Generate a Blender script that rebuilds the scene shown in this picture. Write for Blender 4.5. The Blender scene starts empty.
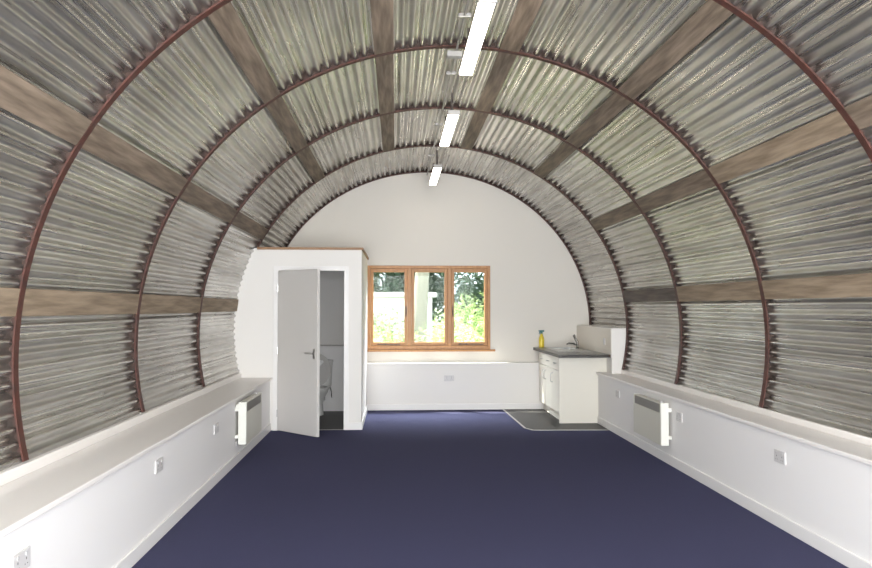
import bpy, bmesh, math, random
from mathutils import Vector, Matrix
from mathutils.geometry import tessellate_polygon
random.seed(7)
PI = math.pi
S = bpy.context.scene
COL = S.collection

# ------------------------------------------------------------------ materials
def mat(name, base=(.8,.8,.8), rough=.5, metal=0., noise=None, bump=None, spec=None, coat=0., emit=None, sheen=0.):
    """noise=(scale, detail, colour2, contrast_lo, contrast_hi, stretch)  bump=(scale, strength, stretch)"""
    m = bpy.data.materials.new(name); m.use_nodes = True
    nt = m.node_tree; N = nt.nodes; L = nt.links
    p = N['Principled BSDF']
    p.inputs['Base Color'].default_value = (*base, 1)
    p.inputs['Roughness'].default_value = rough
    p.inputs['Metallic'].default_value = metal
    if spec is not None: p.inputs['Specular IOR Level'].default_value = spec
    if coat: p.inputs['Coat Weight'].default_value = coat
    if sheen: p.inputs['Sheen Weight'].default_value = sheen
    if emit:
        p.inputs['Emission Color'].default_value = (*emit[0], 1); p.inputs['Emission Strength'].default_value = emit[1]
    tc = N.new('ShaderNodeTexCoord')
    def noisetex(scale, detail, stretch):
        mp = N.new('ShaderNodeMapping'); mp.inputs['Scale'].default_value = stretch
        L.new(tc.outputs['Object'], mp.inputs['Vector'])
        t = N.new('ShaderNodeTexNoise'); t.inputs['Scale'].default_value = scale; t.inputs['Detail'].default_value = detail
        L.new(mp.outputs['Vector'], t.inputs['Vector'])
        return t
    if noise:
        sc, de, c2, lo, hi, st = noise
        t = noisetex(sc, de, st)
        r = N.new('ShaderNodeValToRGB')
        r.color_ramp.elements[0].position = lo; r.color_ramp.elements[0].color = (*base, 1)
        r.color_ramp.elements[1].position = hi; r.color_ramp.elements[1].color = (*c2, 1)
        L.new(t.outputs['Fac'], r.inputs['Fac']); L.new(r.outputs['Color'], p.inputs['Base Color'])
    if bump:
        sc, stg, st = bump
        t = noisetex(sc, 4, st)
        b = N.new('ShaderNodeBump'); b.inputs['Strength'].default_value = stg; b.inputs['Distance'].default_value = .01
        L.new(t.outputs['Fac'], b.inputs['Height']); L.new(b.outputs['Normal'], p.inputs['Normal'])
    return m

def glass_mat(name):
    m = bpy.data.materials.new(name); m.use_nodes = True
    nt = m.node_tree; nt.nodes.clear()
    o = nt.nodes.new('ShaderNodeOutputMaterial'); mx = nt.nodes.new('ShaderNodeMixShader')
    t = nt.nodes.new('ShaderNodeBsdfTransparent'); g = nt.nodes.new('ShaderNodeBsdfGlossy'); fr = nt.nodes.new('ShaderNodeFresnel')
    t.inputs['Color'].default_value = (.96,.98,.97,1); g.inputs['Roughness'].default_value = .02
    fr.inputs['IOR'].default_value = 1.2
    ge = nt.nodes.new('ShaderNodeNewGeometry'); sb = nt.nodes.new('ShaderNodeMath'); sb.operation = 'SUBTRACT'; sb.use_clamp = True   # reflect once, on the face the light enters
    nt.links.new(fr.outputs[0], sb.inputs[0]); nt.links.new(ge.outputs['Backfacing'], sb.inputs[1])
    nt.links.new(sb.outputs[0], mx.inputs[0]); nt.links.new(t.outputs[0], mx.inputs[1]); nt.links.new(g.outputs[0], mx.inputs[2])
    nt.links.new(mx.outputs[0], o.inputs['Surface'])
    return m

def galv_mat():
    m = bpy.data.materials.new('galvanised_sheet'); m.use_nodes = True
    nt = m.node_tree; N = nt.nodes; L = nt.links; p = N['Principled BSDF']
    tc = N.new('ShaderNodeTexCoord')
    def nz(scale, detail, st, rough=.5):
        mp = N.new('ShaderNodeMapping'); mp.inputs['Scale'].default_value = st; L.new(tc.outputs['Object'], mp.inputs['Vector'])
        t = N.new('ShaderNodeTexNoise'); t.inputs['Scale'].default_value = scale; t.inputs['Detail'].default_value = detail
        t.inputs['Roughness'].default_value = rough
        L.new(mp.outputs['Vector'], t.inputs['Vector']); return t
    def ramp(t, stops):
        r = N.new('ShaderNodeValToRGB'); e = r.color_ramp.elements
        e[0].position, e[0].color = stops[0][0], (*stops[0][1], 1); e[1].position, e[1].color = stops[-1][0], (*stops[-1][1], 1)
        for s in stops[1:-1]:
            q = e.new(s[0]); q.color = (*s[1], 1)
        L.new(t.outputs['Fac'], r.inputs['Fac']); return r
    streak = nz(1.0, 3, (9, .22, 9), .5)
    c = ramp(streak, [(.30, (.46,.445,.42)), (.5, (.585,.57,.54)), (.70, (.70,.685,.65))])
    blotch = nz(1.5, 5, (1.2, .55, 1.2), .6)
    d = ramp(blotch, [(.36, (.68,.655,.63)), (.60, (1,1,1))])
    mx = N.new('ShaderNodeMixRGB'); mx.blend_type = 'MULTIPLY'; mx.inputs['Fac'].default_value = .7
    L.new(c.outputs['Color'], mx.inputs[1]); L.new(d.outputs['Color'], mx.inputs[2]); L.new(mx.outputs['Color'], p.inputs['Base Color'])
    rr = ramp(nz(2.2, 2, (6, .3, 6), .5), [(.34, (.22,)*3), (.68, (.36,)*3)])
    L.new(rr.outputs['Color'], p.inputs['Roughness'])
    p.inputs['Metallic'].default_value = .94
    return m

G = {}
G['galv'] = galv_mat()
G['rib'] = mat('red_oxide_paint', (.080,.024,.016), .6, noise=(22, 5, (.045,.017,.012), .35, .7, (1,1,1)), bump=(60,.25,(1,1,1)))
G['web'] = mat('shade_darkened_steel', (.060,.034,.027), .85, noise=(30, 5, (.035,.022,.018), .35, .7, (1,1,1)))  # rib web: brown darkened to stand for the shade behind the flange
def timber(name, c1, c2): return mat(name, c1, .75, noise=(2.6, 10, c2, .36, .66, (9,.8,9)), bump=(9,.35,(4,.4,4)))
G['batten'] = timber('weathered_timber', (.112,.081,.056), (.25,.192,.140))
G['batten_tan'] = timber('tan_timber', (.185,.135,.088), (.34,.26,.18))
G['batten_dark'] = timber('dark_timber', (.065,.05,.042), (.15,.12,.10))
G['wall'] = mat('white_wall_paint', (.83,.81,.80), .62, bump=(160,.03,(1,1,1)))
G['wallcream'] = mat('warm_white_wall_paint', (.80,.775,.745), .62, bump=(160,.03,(1,1,1)))
G['gable'] = mat('cream_wall_paint', (.735,.70,.645), .68, bump=(120,.03,(1,1,1)))
G['ledge'] = mat('ledge_gloss_paint', (.83,.795,.765), .38)
G['skirt'] = mat('skirting_gloss', (.82,.80,.785), .35)
G['doorp'] = mat('door_grey_white_paint', (.68,.655,.63), .42)
G['carpet'] = mat('navy_carpet', (.050,.051,.098), .95, noise=(230, 3, (.096,.097,.182), .32, .72, (1,1,1)), bump=(420,.8,(1,1,1)), spec=.08)
G['vinyl'] = mat('dark_vinyl', (.038,.037,.037), .40, noise=(40, 4, (.058,.056,.056), .35, .7, (1,1,1)), spec=.12)
G['oak'] = mat('oiled_oak', (.40,.175,.050), .38, noise=(3, 8, (.50,.245,.085), .3, .72, (14,14,2)), spec=.4)
G['capoak'] = mat('brown_cap_timber', (.25,.13,.06), .5, noise=(5, 6, (.36,.20,.10), .3, .7, (2,12,12)))
G['glass'] = glass_mat('clear_glass')
G['blackmetal'] = mat('dark_iron', (.05,.04,.035), .4, .6)
G['chrome'] = mat('chrome', (.72,.72,.72), .16, 1.)
G['satin'] = mat('satin_steel', (.56,.55,.54), .32, 1.)
G['steel'] = mat('brushed_steel', (.50,.50,.49), .30, 1., noise=(30,3,(.6,.6,.58),.3,.7,(1,12,1)))
G['plastic'] = mat('white_plastic', (.60,.58,.575), .35)
G['plasticgrey'] = mat('grey_white_plastic', (.50,.485,.48), .4)
G['pin'] = mat('socket_slot_black', (.10,.10,.10), .6)
G['heater'] = mat('heater_cream_enamel', (.63,.615,.54), .38)
G['heaterside'] = mat('heater_white_plastic', (.74,.735,.68), .4)
G['grille'] = mat('heater_grille_grey', (.30,.285,.265), .5)
G['kit'] = mat('cream_cabinet_laminate', (.77,.735,.655), .34)
G['work'] = mat('grey_speckled_laminate', (.105,.10,.095), .30, noise=(160,4,(.26,.25,.235),.42,.66,(1,1,1)))
G['workedge'] = mat('dark_laminate_edge', (.022,.017,.014), .4)
G['splash'] = mat('beige_splashback', (.70,.65,.58), .35)
G['yellow'] = mat('yellow_bottle_plastic', (.72,.56,.035), .3)
G['teal'] = mat('teal_trigger_plastic', (.03,.16,.17), .4)
G['ceramic'] = mat('white_ceramic', (.72,.71,.69), .12)
G['seatp'] = mat('toilet_seat_plastic', (.56,.54,.52), .15)
G['lamp'] = mat('lamp_diffuser', (.9,.9,.9), .4, emit=((1.0,.91,.79), 11.0))
G['lampbody'] = mat('lamp_housing', (.45,.43,.41), .45)
G['conduit'] = mat('grey_conduit', (.30,.29,.28), .35, .7)
G['grass'] = mat('lawn', (.07,.10,.04), .9, noise=(6,5,(.12,.15,.07),.3,.7,(1,1,1)))
G['render'] = mat('white_render', (.82,.80,.76), .8)
G['slate'] = mat('pale_roof_felt', (.55,.53,.50), .8)
G['bark'] = mat('pale_bark', (.24,.22,.17), .9, noise=(4,6,(.34,.32,.25),.3,.7,(3,3,.7)), bump=(14,.6,(1,1,.3)))
def leafmat(name, c1, c2):
    m = mat(name, c1, .6, noise=(1.9,3,c2,.35,.65,(1,1,1)))
    p = m.node_tree.nodes['Principled BSDF']
    nt = m.node_tree; out = nt.nodes['Material Output']
    tr = nt.nodes.new('ShaderNodeBsdfTranslucent'); tr.inputs['Color'].default_value = (*c2, 1)
    mx = nt.nodes.new('ShaderNodeMixShader'); mx.inputs[0].default_value = .35
    nt.links.new(p.outputs[0], mx.inputs[1]); nt.links.new(tr.outputs[0], mx.inputs[2]); nt.links.new(mx.outputs[0], out.inputs['Surface'])
    return m
G['leaf_pale'] = leafmat('pale_green_leaves', (.180,.270,.090), (.32,.41,.165))
G['leaf_mid'] = leafmat('mid_green_leaves', (.085,.13,.06), (.16,.21,.10))
G['leaf_dark'] = leafmat('dark_green_leaves', (.065,.105,.065), (.11,.165,.10))

# ------------------------------------------------------------------ mesh builder
class MB:
    def __init__(s): s.v = []; s.f = []
    def add(s, vs, fs):
        o = len(s.v); s.v += [tuple(v) for v in vs]; s.f += [tuple(i+o for i in f) for f in fs]; return s
    def box(s, x0, x1, y0, y1, z0, z1):
        vs = [(x,y,z) for x in (x0,x1) for y in (y0,y1) for z in (z0,z1)]
        return s.add(vs, [(0,1,3,2),(4,6,7,5),(0,4,5,1),(2,3,7,6),(0,2,6,4),(1,5,7,3)])
    def tube(s, pts, r, n=10, cap=True):
        pts = [Vector(p) for p in pts]; rs = r if isinstance(r, (list,tuple)) else [r]*len(pts)
        vs = []; fs = []; up = None
        for i, p in enumerate(pts):
            t = (pts[min(i+1,len(pts)-1)] - pts[max(i-1,0)]).normalized()
            if up is None:
                a = Vector((0,0,1)) if abs(t.z) < .9 else Vector((1,0,0)); u = t.cross(a).normalized()
            else: u = (up - t*up.dot(t)).normalized()
            up = u; w = t.cross(u)
            for k in range(n):
                a = 2*PI*k/n; vs.append(p + (u*math.cos(a) + w*math.sin(a))*rs[i])
        for i in range(len(pts)-1):
            for k in range(n): fs.append((i*n+k, i*n+(k+1)%n, (i+1)*n+(k+1)%n, (i+1)*n+k))
        if cap: fs += [tuple(range(n))[::-1], tuple(range((len(pts)-1)*n, len(pts)*n))]
        return s.add(vs, fs)
    def lathe(s, prof, c=(0,0,0), n=24, sx=1., sy=1.):
        """prof [(r,z)], optional per-ring (r,z,dx,dy)"""
        vs = []; fs = []
        for q in prof:
            dx, dy = (q[2], q[3]) if len(q) > 3 else (0,0)
            ex, ey = (q[4], q[5]) if len(q) > 5 else (sx, sy)
            for k in range(n):
                a = 2*PI*k/n; vs.append((c[0]+dx+q[0]*math.cos(a)*ex, c[1]+dy+q[0]*math.sin(a)*ey, c[2]+q[1]))
        for i in range(len(prof)-1):
            for k in range(n): fs.append((i*n+k, i*n+(k+1)%n, (i+1)*n+(k+1)%n, (i+1)*n+k))
        fs += [tuple(range(n))[::-1], tuple(range((len(prof)-1)*n, len(prof)*n))]
        return s.add(vs, fs)
    def slab(s, outer, holes, to3, t):
        """polygon (with holes) in 2D, extruded by t; to3(u,v,w)->xyz"""
        loops = [outer] + list(holes)
        flat = [p for l in loops for p in l]
        tris = tessellate_polygon([[Vector((p[0],p[1],0)) for p in l] for l in loops])
        n = len(flat)
        vs = [to3(p[0],p[1],0) for p in flat] + [to3(p[0],p[1],t) for p in flat]
        fs = [tuple(q) for q in tris] + [tuple(i+n for i in q)[::-1] for q in tris]
        o = 0
        for l in loops:
            k = len(l)
            for i in range(k):
                a, b = o+i, o+(i+1)%k; fs.append((a, b, b+n, a+n))
            o += k
        return s.add(vs, fs)
    def xf(s, M):
        s.v = [tuple(M @ Vector(v)) for v in s.v]; return s
    def build(s, name, m, parent=None, bevel=0., smooth=None, seg=2, origin=None):
        me = bpy.data.meshes.new(name)
        vs = s.v
        if origin is not None: vs = [(v[0]-origin[0], v[1]-origin[1], v[2]-origin[2]) for v in vs]
        me.from_pydata(vs, [], s.f); me.update()
        bm = bmesh.new(); bm.from_mesh(me); bmesh.ops.recalc_face_normals(bm, faces=bm.faces); bm.to_mesh(me); bm.free()
        for q in (m if isinstance(m, (list,tuple)) else [m]): me.materials.append(q)
        if smooth is not None:
            me.polygons.foreach_set('use_smooth', [True]*len(me.polygons)); me.set_sharp_from_angle(angle=math.radians(smooth))
        o = bpy.data.objects.new(name, me); COL.objects.link(o)
        if origin is not None: o.location = origin
        if parent is not None: o.parent = parent
        if bevel:
            b = o.modifiers.new('bevel', 'BEVEL'); b.width = bevel; b.segments = seg; b.limit_method = 'ANGLE'; b.angle_limit = math.radians(40)
        return o

def thing(name, label, cat, loc=(0,0,0), rotz=0., group=None):
    o = bpy.data.objects.new(name, None); COL.objects.link(o); o.empty_display_size = .1
    o.location = loc; o.rotation_euler = (0,0,rotz); o['label'] = label; o['category'] = cat
    if group: o['group'] = group
    return o
def tag(o, label, cat, group=None, kind=None):
    o['label'] = label; o['category'] = cat
    if group: o['group'] = group
    if kind: o['kind'] = kind
    return o
def struct(o, label=None, cat=None):
    o['kind'] = 'structure'
    if label: o['label'] = label
    if cat: o['category'] = cat
    return o
def dup(root, loc, rotz=None, label=None):
    r = root.copy(); COL.objects.link(r); r.location = loc
    if rotz is not None: r.rotation_euler = (0,0,rotz)
    if label: r['label'] = label
    for ch in list(root.children):
        c = ch.copy(); COL.objects.link(c); c.parent = r
        for g in list(ch.children):
            d = g.copy(); COL.objects.link(d); d.parent = c
    return r

# ------------------------------------------------------------------ dimensions (metres)
CX, CZ, R, KZ = .497, 1.262, 2.5, 1/1.0588           # arch: centre, radius, flattening
RIB = [4.085 + 1.846*i for i in range(5)]
YB = 11.52                                            # gable wall plane
YF = -.35                                             # wall behind the camera
XL, XR = -1.575, 2.692                                # dwarf wall faces
ZL, ZR = .662, .682                                   # ledge heights
CUBY, CUBX, CUBZ = 9.55, -.435, 2.27                  # wc cubicle
def arch(th, r=R): return (CX + r*math.cos(th), CZ + r*KZ*math.sin(th))
def arch_x(z, side, r=R):
    q = (z-CZ)/(r*KZ); return CX + side*r*math.sqrt(max(0,1-q*q))
def arch_n(th):
    n = Vector((math.cos(th)*KZ, math.sin(th))); return n.normalized()

# ------------------------------------------------------------------ vault of corrugated sheets
tA = math.asin((.60-CZ)/(R*KZ)); tB = PI - tA
def vault():
    mb = MB()
    edges = [YF] + RIB[:4] + [YB+.02]
    AMP, PITCH, MEAN = .0125, .0762, .0250
    n = 2400
    ths = [tA + (tB-tA)*i/n for i in range(n+1)]
    s = [0.]
    for i in range(n):
        a, b = arch(ths[i]), arch(ths[i+1]); s.append(s[-1] + math.hypot(a[0]-b[0], a[1]-b[1]))
    for b in range(len(edges)-1):
        ph = random.uniform(-.5,.5); y0, y1 = edges[b], edges[b+1]
        rows = max(2, int((y1-y0)/.9)); vs = []; fs = []
        seats = []
        if b < 4:
            for ri, deg in enumerate((172.6,149.4,125.9,103.7,80.7,57.4,34.5,10.2)):
                if b == 0 and ri not in (0,1,6): continue
                k = min(range(n+1), key=lambda i: abs(ths[i]-math.radians(deg))); seats.append(s[k])
        wob = [random.uniform(0,6.28) for _ in range(4)]
        for j in range(rows+1):
            y = y0 + (y1-y0)*j/rows
            for i, th in enumerate(ths):
                p = arch(th); nn = arch_n(th)
                o = MEAN + AMP*math.sin(2*PI*s[i]/PITCH + ph) + .0015*math.sin(5*th+wob[0]+y*1.7) + .001*math.sin(23*th+wob[1]+y*2.3)
                if any(abs(s[i]-q) < .0745 for q in seats): o = .0118          # pressed flat where a batten is seated
                vs.append((p[0]+nn.x*o, y, p[1]+nn.y*o))
        m = n+1
        for j in range(rows):
            for i in range(n): fs.append((j*m+i, j*m+i+1, (j+1)*m+i+1, (j+1)*m+i))
        mb.add(vs, fs)
    struct(mb.build('ceiling', G['galv'], smooth=80))
vault()

# steel ribs: T section bent to the arch
def sweep(prof, z0):
    mb = MB(); n = 140
    a0 = math.asin((z0-CZ)/(R*KZ)); a1 = PI - a0
    vs = []; fs = []; k = len(prof)
    for i in range(n+1):
        th = a0 + (a1-a0)*i/n; p = arch(th); nn = arch_n(th)
        for (dy, dr) in prof: vs.append((p[0]+nn.x*dr, dy, p[1]+nn.y*dr))
    for i in range(n):
        for j in range(k): fs.append((i*k+j, i*k+(j+1)%k, (i+1)*k+(j+1)%k, (i+1)*k+j))
    fs += [tuple(range(k)), tuple(range(n*k, n*k+k))[::-1]]
    return mb.add(vs, fs)
RIBLAB = ['rust-red arched steel rib nearest the camera, cut off by the top of the photo',
          'rust-red arched steel rib second from the camera, whole arch in view passing the nearest lamp',
          'rust-red arched steel rib third from the camera, passing above the middle lamp',
          'rust-red arched steel rib fourth from the camera, last one before the white gable wall',
          'brown-red arched steel rib edging the white gable wall at the far end']
for i, y in enumerate(RIB):
    if i == 0:
        r0 = o = thing('arch_rib', RIBLAB[0], 'rib', (0, y, 0), 0, 'arched steel ribs of the vault')
        sweep([(-.027,0),(.027,0),(.027,.010),(-.027,.010)], .735).build('flange', G['rib'], o, smooth=35)
        wb = sweep([(-.004,.0103),(.004,.0103),(.004,.056),(-.004,.056)], .735).build('web', G['web'], o, smooth=35); wb['label'] = 'web coloured dark brown for the shade behind the flange'
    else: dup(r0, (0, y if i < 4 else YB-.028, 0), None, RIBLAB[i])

# timber battens, one per row and bay
ROWS = [(172.6,'lowest row on the left side','batten_tan'), (149.4,'second row up on the left side','batten'),
        (125.9,'third row up on the left side','batten'), (103.7,'row just left of the lamps','batten'),
        (80.7,'row just right of the lamps','batten'), (57.4,'third row up on the right side','batten'),
        (34.5,'second row up on the right side','batten'), (10.2,'lowest row on the right side','batten_tan')]
BAYS = ['in front of the nearest rib','between first and second ribs','between second and third ribs','between third and fourth ribs']
for ri, (deg, rowtxt, mk) in enumerate(ROWS):
    for bi in range(4):
        if bi == 0 and ri not in (0,1,6): continue
        y0 = (YF+.02 if bi == 0 else RIB[bi-1]+.0275); y1 = RIB[bi]-.0275
        m2, word = mk, {'batten':'brown','batten_tan':'tan'}[mk]
        if ri == 7 and bi == 3: m2, word = 'batten_dark', 'dark stained'
        if ri == 6 and bi == 1: m2, word = 'batten_tan', 'tan'
        th = math.radians(deg); p = arch(th); nn = arch_n(th)
        w = .077 + random.uniform(-.003,.004); Ln = y1-y0
        mb = MB().box(-w, w, -Ln/2, Ln/2, .0010, .0095)
        o = mb.build('timber_batten', G[m2], bevel=.004)
        o.location = (p[0], (y0+y1)/2, p[1])
        tz = math.atan2(nn.x, nn.y); o.rotation_euler = (0, tz, 0)
        tag(o, f'{word} timber batten, {rowtxt}, {BAYS[bi]}', 'batten', 'timber battens along the vault')

# ------------------------------------------------------------------ floor
struct(MB().box(-2.3, 3.4, YF-.2, YB+.1, -.12, 0).build('floor', G['carpet']))
VX = [(1.615,YB-.14),(1.645,9.53),(1.72,9.37),(XR,9.33),(XR,9.90),(2.9,9.90),(2.9,YB-.14)]
struct(MB().slab(VX, [], lambda u,v,w: (u,v,w), .004).build('floor_vinyl', G['vinyl']))
struct(MB().box(-2.0, CUBX-.09, CUBY+.04, YB, 0, .004).build('floor_cubicle', G['vinyl']))
ts = MB()
pts = VX[:4]
for a, b in zip(pts[:-1], pts[1:]):
    a = Vector((*a,0)); b = Vector((*b,0)); d = (b-a).normalized(); nrm = Vector((-d.y,d.x,0))*.014
    q = [a-nrm, b-nrm, b+nrm, a+nrm]
    ts.add([(*p.xy, .0035) for p in q] + [(*p.xy, .0075) for p in q], [(0,1,2,3),(4,7,6,5),(0,4,5,1),(1,5,6,2),(2,6,7,3),(3,7,4,0)])
tag(ts.build('threshold_strip', G['satin']), 'thin metal threshold strip edging dark vinyl floor beside kitchen unit', 'floor strip')

# ------------------------------------------------------------------ dwarf walls, ledges, skirtings
struct(MB().box(arch_x(.3,-1)-.05, XL, YF, YB, 0, ZL-.03).build('wall_left', G['wall']))
struct(MB().box(XR, arch_x(.3,1)+.08, YF, 9.895, 0, ZR-.03).build('wall_right', G['wall']))
def ledge(name, side, xf, z, y1):
    xb = arch_x(z+.06, side, R+.012)
    mb = MB()
    if side < 0:
        mb.box(xb, xf, YF, y1, z-.03, z); mb.box(xb-.03, xb+.016, YF, y1, z, z+.062)
    else:
        mb.box(xf, xb, YF, y1, z-.03, z); mb.box(xb-.016, xb+.03, YF, y1, z, z+.050)
    return struct(mb.build(name, G['ledge'], bevel=.006))
ledge('trim_1', -1, XL+.03, ZL, CUBY)
ledge('trim_2', 1, XR-.03, ZR, 9.895)
struct(MB().box(XL, XL+.016, YF, CUBY, 0, .095).build('baseboard_left', G['skirt'], bevel=.005))
struct(MB().box(XR-.016, XR, YF, 9.895, 0, .095).build('baseboard_right', G['skirt'], bevel=.005))

# ------------------------------------------------------------------ gable wall with window opening
WX0, WX1, WZ0, WZ1 = -.434, 1.454, .865, 2.185
def gable(name, y, t, holes, m):
    n = 72; a0 = math.asin((0.35-CZ)/((R+.012)*KZ))
    out = [arch(a0 + (PI-2*a0)*i/n, R+.012) for i in range(n+1)]
    out = [(out[0][0], 0)] + out + [(out[-1][0], 0)]
    return struct(MB().slab(out, holes, lambda u,v,w: (u, y+w, v), t).build(name, m))
gable('wall_back', YB, .13, [[(WX0,WZ0),(WX1,WZ0),(WX1,WZ1),(WX0,WZ1)]], G['gable'])
# low boxing under the window
LY = YB-.19
struct(MB().box(CUBX, 2.9, LY, YB, 0, .685).box(CUBX, 2.9, LY-.012, YB, .685, .705).build('trim_3', G['wallcream'], bevel=.004))
struct(MB().box(CUBX, 2.2, LY-.015, LY, 0, .09).build('baseboard_back', G['skirt'], bevel=.004))
# wall behind the camera with a wide glazed opening
BX0, BX1, BZ1 = -1.5, 2.5, 2.6
gable('wall_front', YF-.15, .15, [[(BX0,.02),(BX1,.02),(BX1,BZ1),(BX0,BZ1)]], G['gable'])
w2 = thing('window_2', 'glazed screen in the wall behind the camera', 'window', ((BX0+BX1)/2, YF-.07, 0)); w2['kind'] = 'structure'
hw = (BX1-BX0)/2
fb = MB()
for x in (-hw, -hw/3, hw/3, hw-.07): fb.box(x, x+.07, -.04, .04, .02, BZ1)
fb.box(-hw, hw, -.04, .04, .02, .12); fb.box(-hw, hw, -.04, .04, BZ1-.07, BZ1)
fb.build('frame', G['oak'], w2)
MB().box(-hw+.05, hw-.05, -.004, .004, .1, BZ1-.05).build('pane', G['glass'], w2)

# ------------------------------------------------------------------ oak window
win = bpy.data.objects.new('window_1', None); COL.objects.link(win); win.location = ((WX0+WX1)/2, YB, WZ0); win['kind'] = 'structure'
win['label'] = 'three-light oak framed window in white gable wall'; win['category'] = 'window'
O = win.location
fr = MB(); FY0, FY1 = YB-.012, YB+.075
zb, zt = .90, WZ1
fr.box(WX0, WX0+.045, FY0, FY1, zb, zt); fr.box(WX1-.045, WX1, FY0, FY1, zb, zt)
fr.box(WX0+.045, WX1-.045, FY0, FY1, zt-.045, zt); fr.box(WX0+.045, WX1-.045, FY0, FY1, zb, zb+.055)
MUL = [(.2065,.030),(.822,.029)]
for c, h in MUL: fr.box(c-h, c+h, FY0, FY1, zb+.055, zt-.045)
fr.build('frame', G['oak'], win, bevel=.003, origin=O).location = (0,0,0)
MB().box(WX0, WX1+.075, YB-.030, YB-.001, WZ0, WZ0+.033).box(WX0+.001, WX1-.001, YB-.001, YB+.12, WZ0+.001, WZ0+.033).build('sill', G['oak'], win, bevel=.004, origin=O).location = (0,0,0)
bays = [(WX0+.045, MUL[0][0]-.030, 1), (MUL[0][0]+.030, MUL[1][0]-.029, 0), (MUL[1][0]+.029, WX1-.045, -1)]
for (a, b, hs) in bays:
    z0, z1 = zb+.057, zt-.047; st = .044
    sm = MB(); sy0, sy1 = YB+.002, YB+.050
    a += .002; b -= .002
    sm.box(a, a+st, sy0, sy1, z0, z1).box(b-st, b, sy0, sy1, z0, z1).box(a+st, b-st, sy0, sy1, z0, z0+st+.010).box(a+st, b-st, sy0, sy1, z1-st-.012, z1)
    so = sm.build('sash', G['oak'], win, bevel=.004, origin=O); so.location = (0,0,0)
    MB().box(a+st-.008, b-st+.008, YB+.024, YB+.030, z0+st, z1-st-.004).build('pane', G['glass'], so, origin=O).location = (0,0,0)
    if hs:
        hx = b-.020 if hs > 0 else a+.020
        MB().box(hx-.009, hx+.009, YB-.012, YB+.003, 1.45, 1.56).tube([(hx, YB-.014, 1.50),(hx, YB-.034, 1.50),(hx, YB-.04, 1.49),(hx-.004*hs, YB-.042, 1.40)], .008).build('fastener', G['blackmetal'], so, origin=O).location = (0,0,0)
        xs = (a+.10, b-.11) if hs > 0 else (a+.10, b-.06)
        MB().box(xs[0], xs[1], YB-.012, YB+.0025, z0+.014, z0+.024).tube([(xs[0]+.02, YB-.014, z0+.019),(xs[0]+.04, YB-.03, z0+.036)], .008).box(xs[0]+.12, xs[0]+.14, YB-.02, YB+.003, z0+.01, z0+.034).build('stay', G['blackmetal'], so, origin=O).location = (0,0,0)

# ------------------------------------------------------------------ wc cubicle
DX0, DX1, DZ = -1.482, -.655, 2.005
n = 30
a_t = math.asin((CUBZ-CZ)/(R*KZ)); a_b = math.asin((.3-CZ)/(R*KZ))
side = [arch(PI - (a_t + (a_b-a_t)*i/n), R+.032) for i in range(n+1)]
outer = [(CUBX,0),(CUBX,CUBZ)] + side + [(side[-1][0],0)]
struct(MB().slab(outer, [[(DX0-.02,.0005),(DX1+.02,.0005),(DX1+.02,DZ+.02),(DX0-.02,DZ+.02)]], lambda u,v,w: (u, CUBY+w, v), .09).build('wall_cubicle_front', G['wallcream']))
struct(MB().box(CUBX-.09, CUBX, CUBY+.09, YB, 0, CUBZ).build('wall_cubicle_side', G['wallcream']))
struct(MB().box(arch_x(CUBZ,-1,R+.02), CUBX-.001, CUBY+.001, YB, CUBZ, CUBZ+.02).build('ceiling_cubicle', G['wall']))
struct(MB().box(-1.95, CUBX-.09, YB-.27, YB, 0, .95).box(-1.95, CUBX-.09, YB-.285, YB, .95, .968).build('trim_4', G['wall'], bevel=.003))
struct(MB().box(arch_x(CUBZ+.03,-1), CUBX+.022, CUBY-.02, CUBY+.06, CUBZ+.001, CUBZ+.032).box(CUBX-.07, CUBX+.022, CUBY+.06, YB, CUBZ+.001, CUBZ+.032).build('trim_5', G['capoak'], bevel=.003))
struct(MB().box(CUBX, CUBX+.016, CUBY-.016, LY-.016, 0, .095).box(DX1+.05, CUBX, CUBY-.016, CUBY, 0, .095).build('baseboard_cubicle', G['skirt'], bevel=.004))
door = bpy.data.objects.new('door_1', None); COL.objects.link(door); door.location = (DX0, CUBY, 0); door['kind'] = 'structure'
door['label'] = 'half open flush door of the white corner cubicle'; door['category'] = 'door'
df = MB(); aw = .058
df.box(DX0-aw, DX0, CUBY-.016, CUBY, 0, DZ+aw).box(DX1, DX1+aw, CUBY-.016, CUBY, 0, DZ+aw).box(DX0, DX1, CUBY-.016, CUBY, DZ, DZ+aw)
df.box(DX0-.02, DX0, CUBY, CUBY+.09, 0, DZ).box(DX1, DX1+.02, CUBY, CUBY+.09, 0, DZ).box(DX0-.02, DX1+.02, CUBY, CUBY+.09, DZ, DZ+.02)
df.build('door_frame', G['skirt'], door, bevel=.003, origin=door.location).location = (0,0,0)
DW = .775; ang = math.radians(-45)
leaf = MB().box(.002, DW, 0, .040, .012, DZ-.008).build('door_leaf', G['doorp'], door, bevel=.002)
leaf.location = (.004, -.045, 0); leaf.rotation_euler = (0,0,ang)
for sgn, yy in ((-1, 0), (1, .040)):
    hx = DW-.055
    h = MB().box(hx-.018, hx+.018, min(yy, yy+sgn*.007), max(yy, yy+sgn*.007), .93, 1.05)
    h.tube([(hx, yy+sgn*.004, 0.995), (hx, yy+sgn*.045, 0.995), (hx-.012, yy+sgn*.052, 0.995), (hx-.115, yy+sgn*.050, 0.993)], .0095)
    h.build('handle', G['satin'], leaf, bevel=.002)
for hz in (.22, 1.0, 1.78): MB().tube([(0,-.004,hz-.045),(0,-.004,hz+.045)], .007).build('hinge', G['satin'], leaf)

struct(MB().box(-1.95, CUBX-.0905, YB-.02, YB-.0005, .969, CUBZ-.001).build('wall_cubicle_back', G['wallcream']))
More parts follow.
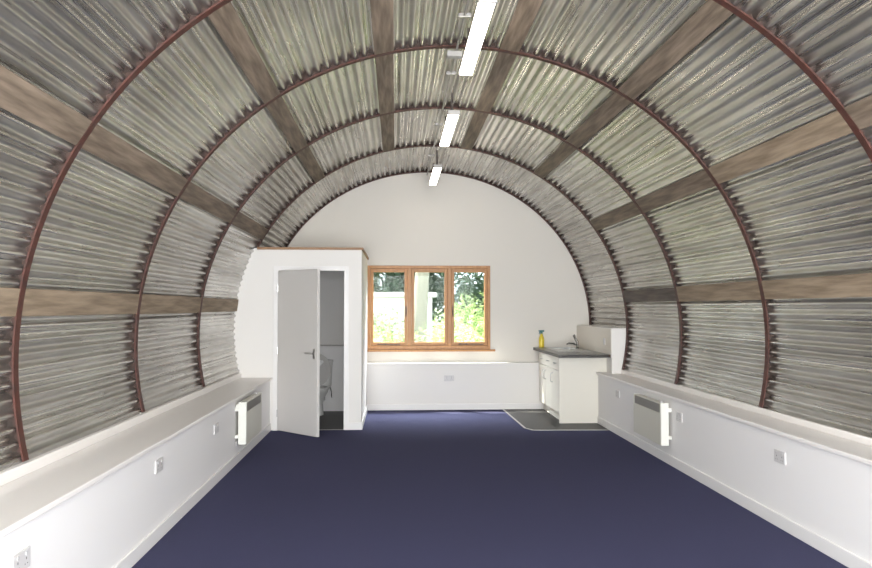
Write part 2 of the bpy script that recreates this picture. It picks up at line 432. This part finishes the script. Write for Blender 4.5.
# toilet inside the cubicle
TX, TYB = -1.135, YB-.285
t = thing('toilet', 'white close-coupled toilet with raised seat seen through the open cubicle door', 'toilet', (TX, TYB, .004))
bw = MB().lathe([(.105,0,0,-.34,1,1.35),(.10,.03,0,-.34,1,1.35),(.088,.15,0,-.33,1,1.5),(.115,.24,0,-.36,1,1.55),(.165,.33,0,-.40,1,1.35),(.183,.385,0,-.41,1,1.28),(.180,.40,0,-.41,1,1.28),
    (.140,.40,0,-.41,1,1.28),(.125,.36,0,-.41,1,1.28),(.07,.27,0,-.39,1,1.2),(.03,.24,0,-.39,1,1)], n=36)
bw.box(-.10,.10,-.26,-.06,.18,.385)
bw.build('bowl', G['ceramic'], t, smooth=50)
MB().lathe([(.1,.37,0,-.10,1.75,.80),(.1,.40,0,-.10,1.9,.88),(.1,.70,0,-.10,2.05,.95),(.1,.735,0,-.10,2.05,.95)], n=40).build('cistern', G['ceramic'], t, smooth=50)
MB().lathe([(.105,.736,0,-.10,2.05,.95),(.105,.765,0,-.10,2.05,.95),(.06,.775,0,-.10,2.05,.95)], n=40).build('cistern_lid', G['ceramic'], t, smooth=40)
MB().lathe([(.02,.775,0,-.10),(.02,.785,0,-.10)], n=20).build('flush_button', G['chrome'], t, smooth=40)
def oval(rx, rz): return [(rx*math.cos(2*PI*k/40), rz*math.sin(2*PI*k/40)) for k in range(40)]
lid = MB().slab(oval(.182,.225), [], lambda u,v,w: (u, w, v), .016)
seat = MB().slab(oval(.186,.23), [oval(.125,.165)], lambda u,v,w: (u, w, v), .020)
for nm, mb2, yy in (('seat_lid', lid, -.222), ('seat', seat, -.252)):
    mb2.xf(Matrix.Translation((0, yy, .415)) @ Matrix.Rotation(math.radians(-6), 4, 'X') @ Matrix.Translation((0,0,.22)))
    mb2.build(nm, G['seatp'], t, bevel=.005)
MB().tube([(.17,-.10,.37),(.19,-.09,.30),(.19,-.05,.22),(.19,-.002,.20)], .008).build('supply_pipe', G['chrome'], t, smooth=60)

# ------------------------------------------------------------------ kitchen corner
BOXX = 2.81
struct(MB().box(BOXX, 3.09, 9.665, YB, 0, 1.27).build('wall_kitchen', G['wallcream'], bevel=.004))
tag(MB().box(BOXX-.008, BOXX, 9.668, YB-.002, .927, 1.262).build('splashback', G['splash'], bevel=.002), 'beige splashback panel behind the sink on the right wall', 'splashback')
KY0, KY1, KX = 9.925, LY-.016, 2.19
UW = (KY1-KY0)/3
KLAB = ['cream base cabinet at the far end under the yellow bottle',
        'cream base cabinet in the middle, under the sink drainer',
        'cream base cabinet nearest the camera, behind the end panel']
for i in range(3):
    y1 = KY1 - i*UW; y0 = y1-UW
    c = thing('base_cabinet', KLAB[i], 'cabinet', (KX, (y0+y1)/2, .12), 0, 'cream base cabinets under the worktop')
    h = UW/2-.001; H = .762; D = .575
    MB().box(0,D,-h,-h+.016,0,H).box(0,D,h-.016,h,0,H).box(0,D,-h+.016,h-.016,0,.016).box(D-.008,D,-h+.016,h-.016,.016,H).build('carcass', G['kit'], c)
    d = MB().box(-.019,-.001,-h+.0015,h-.0015,.012,.575).build('door', G['kit'], c, bevel=.002)
    w = MB().box(-.019,-.001,-h+.0015,h-.0015,.580,H-.004).build('drawer', G['kit'], c, bevel=.002)
    hy = (-h+.065) if i == 0 else (h-.065)
    MB().tube([(-.018,hy,.52),(-.044,hy,.512),(-.050,hy,.50),(-.052,hy,.455),(-.050,hy,.41),(-.044,hy,.398),(-.018,hy,.39)], .0055, 8).build('handle', G['satin'], d, smooth=60)
    MB().tube([(-.018,-.055,.665),(-.038,-.050,.665),(-.044,-.035,.665),(-.045,0,.665),(-.044,.035,.665),(-.038,.050,.665),(-.018,.055,.665)], .0055, 8).build('handle', G['satin'], w, smooth=60)
tag(MB().box(KX+.045, KX+.062, KY0, KY1, .004, .118).build('plinth', G['kit']), 'cream recessed plinth board along the floor under the cabinets', 'plinth')
tag(MB().box(KX-.02, BOXX-.001, 9.902, 9.922, .004, .884).build('end_panel', G['kit'], bevel=.0015), 'plain cream end panel of the kitchen unit facing the camera', 'panel')
wt = thing('worktop', 'dark grey laminate worktop with dark edge over cream cabinets', 'worktop', (KX-.07, 9.68, .886))
SX0, SX1, SY0, SY1 = 2.33, 2.66, 10.93, 11.36          # sink bowl hole
MB().slab([(2.125,9.685),(BOXX-.009,9.685),(BOXX-.009,YB-.001),(2.125,YB-.001)], [[(SX0,SY0),(SX1,SY0),(SX1,SY1),(SX0,SY1)]], lambda u,v,w: (u,v,.886+w), .040).build('top', G['work'], wt, origin=wt.location).location = (0,0,0)
MB().box(2.12,2.125,9.68,YB-.001,.8855,.9255).box(2.125,BOXX-.0085,9.68,9.685,.8855,.9255).build('edge_strip', G['workedge'], wt, origin=wt.location).location = (0,0,0)
sk = thing('sink', 'stainless steel inset sink with drainer in the dark worktop', 'sink', (2.5, 10.9, .92))
sb = MB(); z0, z1 = .9262, .932
sb.slab([(2.27,10.36),(2.72,10.36),(2.72,11.42),(2.27,11.42)], [[(SX0,SY0),(SX1,SY0),(SX1,SY1),(SX0,SY1)]], lambda u,v,w: (u,v,z0+w), z1-z0)
sb.build('rim', G['steel'], sk, bevel=.002, origin=sk.location).location = (0,0,0)
bb = MB(); e = .003
bb.box(SX0+e,SX0+2*e,SY0+e,SY1-e,.779,.927).box(SX1-2*e,SX1-e,SY0+e,SY1-e,.779,.927).box(SX0+e,SX1-e,SY0+e,SY0+2*e,.779,.927).box(SX0+e,SX1-e,SY1-2*e,SY1-e,.779,.927).box(SX0+e,SX1-e,SY0+e,SY1-e,.776,.779)
bb.build('basin', G['steel'], sk, origin=sk.location).location = (0,0,0)
dr = MB()
for k in range(7): dr.box(2.34+k*.048, 2.352+k*.048, 10.42, 10.88, z1, z1+.003)
dr.build('drainer', G['steel'], sk, origin=sk.location).location = (0,0,0)
G['tapsteel'] = mat('chrome_reflecting_dark', (.20,.19,.18), .22, 1.)  # chrome, with the dark surroundings it mirrors put into the base colour
tp = thing('mixer_tap', 'chrome mixer tap with raised lever behind the sink', 'tap', (2.69, 11.02, .932))
MB().lathe([(.026,0),(.026,.008),(.020,.015),(.019,.085),(.016,.10)], n=20).build('body', G['tapsteel'], tp, smooth=40)
MB().tube([(0,0,.045),(-.06,-.004,.075),(-.13,-.008,.080),(-.165,-.01,.062)], [.014,.013,.012,.011], 12).build('spout', G['tapsteel'], tp, smooth=60)
MB().tube([(0,0,.095),(-.012,0,.115),(-.035,0,.155),(-.055,0,.205)], [.021,.018,.016,.017], 12).build('lever', G['tapsteel'], tp, smooth=60)
sp = thing('spray_bottle', 'yellow spray bottle with teal trigger head at back of the worktop', 'bottle', (2.235, 11.44, .926))
MB().lathe([(.030,0),(.038,.004),(.040,.03),(.040,.12),(.036,.15),(.022,.19),(.015,.205),(.015,.215)], n=24, sx=1., sy=.8).build('body', G['yellow'], sp, smooth=50)
MB().lathe([(.018,.212),(.018,.235),(.013,.24)], n=16).build('collar', G['teal'], sp, smooth=40)
MB().box(-.022,.040,-.013,.013,.240,.268).box(-.045,-.022,-.009,.009,.247,.264).build('nozzle_head', G['teal'], sp, bevel=.004)
MB().tube([(-.022,0,.245),(-.034,0,.225),(-.034,0,.205)], .005, 8).build('trigger', G['teal'], sp, smooth=60)

# ------------------------------------------------------------------ sockets
def make_socket(label, loc, rz):
    s = thing('wall_socket', label, 'socket', loc, rz, 'white double wall sockets')
    MB().box(-.074,.074,-.011,0,-.043,.043).build('faceplate', G['plastic'], s, bevel=.003)
    for x in (-.036,.036):
        MB().box(x-.007,x+.007,-.0145,-.0105,.016,.032).build('switch', G['plasticgrey'], s, bevel=.001)
        MB().box(x-.003,x+.003,-.0116,-.0105,-.002,.008).box(x-.014,x-.007,-.0116,-.0105,-.022,-.018).box(x+.007,x+.014,-.0116,-.0105,-.022,-.018).build('pin_slots', G['pin'], s)
    return s
SL = [('white double socket on the left wall at the bottom-left corner, closest to camera', (XL, 3.27, .475), PI/2),
      ('white double socket midway along the left dwarf wall, second from the camera', (XL, 5.11, .492), PI/2),
      ('white double socket on the left wall just before the left heater', (XL, 6.70, .482), PI/2),
      ('white double socket on the right wall, nearest one to the camera', (XR, 5.15, .495), -PI/2),
      ('white double socket on the right wall just in front of the right heater', (XR, 7.02, .503), -PI/2),
      ('white double socket on the right wall between the heater and kitchen unit', (XR, 9.00, .492), -PI/2),
      ('white double socket low on the boxing under the oak window', (.803, LY, .475), 0)]
s0 = make_socket(*SL[0])
for l, p, rz in SL[1:]: dup(s0, p, rz, l)
s = thing('fused_switch', 'small white switch plate on the beige splashback above worktop', 'switch', (BOXX-.008, 9.97, 1.085), -PI/2)
MB().box(-.043,.043,-.010,0,-.043,.043).build('faceplate', G['plastic'], s, bevel=.003)
MB().box(-.008,.008,-.014,-.0095,-.014,.014).build('switch', G['plasticgrey'], s, bevel=.001)

# ------------------------------------------------------------------ panel heaters
def make_heater(label, loc, rz, W=.86, Hh=.415):
    t = thing('panel_heater', label, 'heater', loc, rz, 'cream electric panel heaters')
    w = W/2
    MB().box(-w+.02,w-.02,-.098,-.032,.006,Hh-.006).build('body', G['heater'], t, bevel=.004)
    fp = MB().slab([(-w+.02,.004),(w-.02,.004),(w-.02,Hh-.004),(-w+.02,Hh-.004)], [[(-w+.035,Hh-.100),(w-.035,Hh-.100),(w-.035,Hh-.014),(-w+.035,Hh-.014)]], lambda u,v,q: (u,-.1085+q,v), .010)
    fp.build('front_panel', G['heater'], t)
    g = MB().box(-w+.036,w-.036,-.101,-.0985,Hh-.099,Hh-.015)
    for k in range(9): g.box(-w+.036,w-.036,-.107,-.101,Hh-.097+k*.0094,Hh-.093+k*.0094)
    g.build('grille', G['grille'], t)
    for sx in (-1,1): MB().box(min(sx*w,sx*(w-.0195)),max(sx*w,sx*(w-.0195)),-.108,-.030,0,Hh).build('end_cap', G['heaterside'], t, bevel=.004)
    for sx in (-1,1):
        for za, zb2 in ((.06,.09),(Hh-.09,Hh-.05)): MB().box(sx*(w-.04)-.03,sx*(w-.04)+.03,-.031,-.0005,za,zb2).build('bracket', G['heaterside'], t)
    MB().box(-w-.012,-w+.001,-.060,-.012,Hh-.055,Hh-.02).build('thermostat', G['heaterside'], t, bevel=.002)
    MB().lathe([(.018,0),(.018,.012),(.014,.016)], c=(w-.10,-.065,Hh-.006), n=20).build('dial', G['plasticgrey'], t, smooth=40)
    MB().tube([(-w+.03,-.028,.02),(-w-.005,-.016,.03),(-w-.012,-.012,.02),(-w+.02,-.010,-.02)], .004, 8).build('cable', G['plastic'], t, smooth=60)
    return t
h0 = make_heater('cream panel heater on the left wall, hung just before the cubicle', (XL, 7.925, .195), PI/2)
dup(h0, (XR, 7.655, .192), -PI/2, 'cream panel heater with grey grille on the right dwarf wall')

# ------------------------------------------------------------------ ceiling lamps and conduit
LX, LZ, LLEN = .540, 3.34, 1.42
def make_lamp(label, y):
    t = thing('batten_lamp', label, 'lamp', (LX, y, LZ), 0, 'bright batten lamps along the crown of the vault')
    h = LLEN/2
    MB().box(-.040,.040,-h+.10,h-.10,.0445,.064).build('housing', G['lampbody'], t, bevel=.004)
    MB().box(-.050,.050,-h+.02,h-.02,0,.044).build('diffuser', G['lamp'], t, bevel=.015, seg=3)
    for sg in (-1,1): MB().box(-.056,.056,min(sg*h,sg*(h-.019)),max(sg*h,sg*(h-.019)),.002,.044).build('end_cap', G['lampbody'], t, bevel=.003)
    for yy in (-.45,.45): MB().box(-.012,.012,yy-.015,yy+.015,.0645,.28).build('hanger', G['blackmetal'], t)
    return t
l0 = make_lamp('long glowing batten lamp nearest the camera, at the top of the photo', 5.06)
dup(l0, (LX, 7.64, LZ), None, 'glowing batten lamp second from the camera, midway down the vault')
dup(l0, (LX, 2.46, LZ), None, 'glowing batten lamp overhead, just beyond the top edge of the photo')
dup(l0, (LX, 10.31, LZ), None, 'glowing batten lamp farthest away, hanging just before the white gable')
cd = thing('cable_conduit', 'thin grey conduit running along the crown beside the lamps', 'conduit', (.478, YF+.02, 3.585))
MB().tube([(0,0,0),(0,YB-YF-.04,0)], .010, 10).build('pipe', G['conduit'], cd, smooth=60)
for y in (5.17, 6.46, 8.3, 10.0): MB().box(-.045,.045,y-YF-.02-.012,y-YF-.02+.012,-.014,.014).build('clamp', G['conduit'], cd, bevel=.003)
G['boxgrey'] = mat('grey_box_plastic', (.36,.35,.34), .5)
jb = MB().box(-.075,.045,5.86-YF-.02,5.93-YF-.02,-.055,-.0105).build('junction_box', G['boxgrey'], cd, bevel=.004)

# ------------------------------------------------------------------ garden beyond the window
struct(MB().box(-40, 40, YB+.131, 70, -.5, -.30).build('ground', G['grass']))
def leaves(c, r, n, size, rnd, shell=.55):
    mb = MB()
    for _ in range(n):
        while True:
            d = Vector((rnd.gauss(0,1), rnd.gauss(0,1), rnd.gauss(0,1)))
            if d.length > .01: break
        d.normalize(); q = rnd.uniform(shell,1.)**.6 * (1+.18*math.sin(5*d.x+3*d.z+c[0])*math.cos(4*d.y-2*d.z))
        p = Vector(c) + Vector((d.x*r[0]*q, d.y*r[1]*q, d.z*r[2]*q))
        u = Vector((rnd.gauss(0,1), rnd.gauss(0,1), rnd.gauss(0,.6))).normalized(); w = u.orthogonal().normalized()
        w = (Matrix.Rotation(rnd.uniform(0,6.28), 3, u) @ w)
        L = size*rnd.uniform(.6,1.3); b = L*.42
        mb.add([p-u*L*.5, p+w*b*.5-u*L*.05, p+u*L*.5, p-w*b*.5-u*L*.05], [(0,1,2,3)])
    return mb
def bush(label, x, y, rx, ry, h, m, n, size, seed):
    rnd = random.Random(seed); t = thing('garden_shrub', label, 'shrub', (x,y,-.30), 0, 'shrubs in the garden beyond the window')
    leaves((0,0,h*.52), (rx,ry,h*.5), n, size, rnd, .25).build('foliage', m, t)
    st = MB()
    for k in range(4):
        a = k*1.6+.3; st.tube([(.03*math.cos(a),.03*math.sin(a),-.02),(rx*.25*math.cos(a),ry*.25*math.sin(a),h*.35),(rx*.5*math.cos(a),ry*.5*math.sin(a),h*.7)], [.02,.015,.008], 6)
    st.build('stem', G['bark'], t)
def tree(label, x, y, h, cr, cz, m, n, size, seed, tr=.16, lean=0.):
    rnd = random.Random(seed); t = thing('garden_tree', label, 'tree', (x,y,-.30), 0, 'trees in the garden beyond the window')
    tk = MB().tube([(-lean,0,-.05),(-lean*.6,0,h*.2),(0,0,h*.45),(lean*.5,0,h*.75)], [tr*1.25,tr,tr*.85,tr*.4], 14)
    for k in range(5):
        a = k*1.26+seed; tk.tube([(0,0,h*(.42+.05*k)),(cr*.4*math.cos(a),cr*.4*math.sin(a),h*(.52+.05*k)),(cr*.7*math.cos(a),cr*.7*math.sin(a),h*(.6+.05*k))], [tr*.4,tr*.25,tr*.1], 8)
    tk.build('trunk', G['bark'], t, smooth=60)
    mb = MB()
    for k in range(9):
        a = rnd.uniform(0,6.28); q = cr*rnd.uniform(.1,.65); zz = cz + (h-cz)*rnd.uniform(0,.9)
        mb2 = leaves((q*math.cos(a), q*math.sin(a), zz), (cr*.55,cr*.55,cr*.42), n//9, size, rnd, .3); mb.add(mb2.v, mb2.f)
    mb.build('crown', m, t)
bush('pale green leafy shrub under the left window pane', -.35, 15.2, .95, .7, 1.65, G['leaf_pale'], 2200, .11, 1)
bush('pale green leafy shrub in the middle pane in front of the pale trunk', 1.0, 14.6, .62, .55, 1.75, G['leaf_pale'], 1900, .10, 2)
bush('bright pale shrub low in the right window pane', 1.95, 15.6, .75, .7, 1.80, G['leaf_pale'], 2200, .11, 3)
bush('mid green shrub behind the left pane shrub', -.55, 18.0, 1.2, .8, 1.75, G['leaf_mid'], 2400, .12, 4)
bush('pale green shrub beside the foot of the pale trunk', 1.85, 18.2, .75, .7, 2.15, G['leaf_pale'], 2000, .12, 5)
bush('mid green shrub at the right edge of the garden view', 3.2, 18.0, 1.0, .8, 1.9, G['leaf_mid'], 1800, .12, 6)
tree('tall tree with pale grey leaning trunk seen in the middle pane', .80, 20.0, 9.5, 2.6, 5.2, G['leaf_pale'], 4500, .16, 11, .20, .25)
tree('dark green tree filling the right window pane', 3.2, 25.5, 6.5, 2.6, 1.2, G['leaf_dark'], 14000, .20, 12, .16)
tree('dark green tree between the pale trunk and the right pane tree', 1.2, 29.5, 8., 2.8, 1.4, G['leaf_dark'], 14000, .22, 13, .16)
tree('pale leafed tree overhanging the top of the right pane', 4.1, 21.0, 6., 1.7, 3.1, G['leaf_pale'], 3200, .17, 14, .10)
tree('mid green tree above the white outbuilding in the left pane', -1.6, 30.0, 7., 2.6, 2.2, G['leaf_mid'], 11000, .2, 15, .16)
tree('dark green tree behind the outbuilding at the left edge of the garden', -5.6, 31.0, 8.5, 2.8, 2.2, G['leaf_dark'], 8000, .22, 16, .18)
tree('dark green tree at the right edge of the garden', 7.2, 27.5, 8.5, 2.8, 1.6, G['leaf_dark'], 8000, .22, 17, .18)
ob = thing('outbuilding', 'low white rendered outbuilding beyond the shrubs in the left pane', 'building', (-1.65, 24.0, -.30))
MB().box(-2.6,2.75,-1.2,1.2,0,2.15).build('wall', G['render'], ob)
MB().box(-2.75,2.9,-1.35,1.35,2.15,2.30).build('roof', G['slate'], ob, bevel=.02)

# ------------------------------------------------------------------ light
w = bpy.data.worlds.new('World'); S.world = w; w.use_nodes = True
bg = w.node_tree.nodes['Background']; bg.inputs['Color'].default_value = (.82,.91,1.0,1); bg.inputs['Strength'].default_value = 4.0
sun = bpy.data.lights.new('sun', 'SUN'); sun.energy = 21.0; sun.angle = math.radians(1.0); sun.color = (1.0,.95,.84)
so = bpy.data.objects.new('sun', sun); COL.objects.link(so)
so.rotation_euler = Vector((.48,-.28,-.83)).to_track_quat('-Z','Y').to_euler()
def area(name, loc, rot, sx, sy, power, col):
    l = bpy.data.lights.new(name, 'AREA'); l.shape = 'RECTANGLE'; l.size = sx; l.size_y = sy; l.energy = power; l.color = col
    o = bpy.data.objects.new(name, l); COL.objects.link(o); o.location = loc; o.rotation_euler = rot; return o
area('daylight_rear', ((BX0+BX1)/2, YF-.35, 1.31), (PI/2, 0, 0), 4.0, 2.55, 700, (.985,.958,.985))      # sky through the glazed screen behind the camera

o = area('sky_fill_lamp', (.6, 13.6, 4.8), (0,0,0), 8.0, 2.0, 3000, (.95,.98,1.0))     # added area lamp out of view, stands in for bright sky through the oak window
o.rotation_euler = (Vector((.5,11.0,.6))-o.location).to_track_quat('-Z','Y').to_euler()

# ------------------------------------------------------------------ camera
cam = bpy.data.cameras.new('camera'); cam.sensor_width = 36.; cam.lens = 36.*750/872; cam.clip_start = .05
co = bpy.data.objects.new('camera', cam); COL.objects.link(co); co.location = (0,0,1.54); co.rotation_euler = (PI/2+.0314, 0, -.0534)
S.camera = co
S.view_settings.view_transform = 'Standard'; S.view_settings.look = 'None'; S.view_settings.gamma = 1.; S.view_settings.use_curve_mapping = False
S.view_settings.exposure = 0.
S.cycles.max_bounces = 10; S.cycles.diffuse_bounces = 6; S.cycles.glossy_bounces = 5; S.cycles.transparent_max_bounces = 12
S.cycles.caustics_reflective = True; S.cycles.sample_clamp_indirect = 6.0
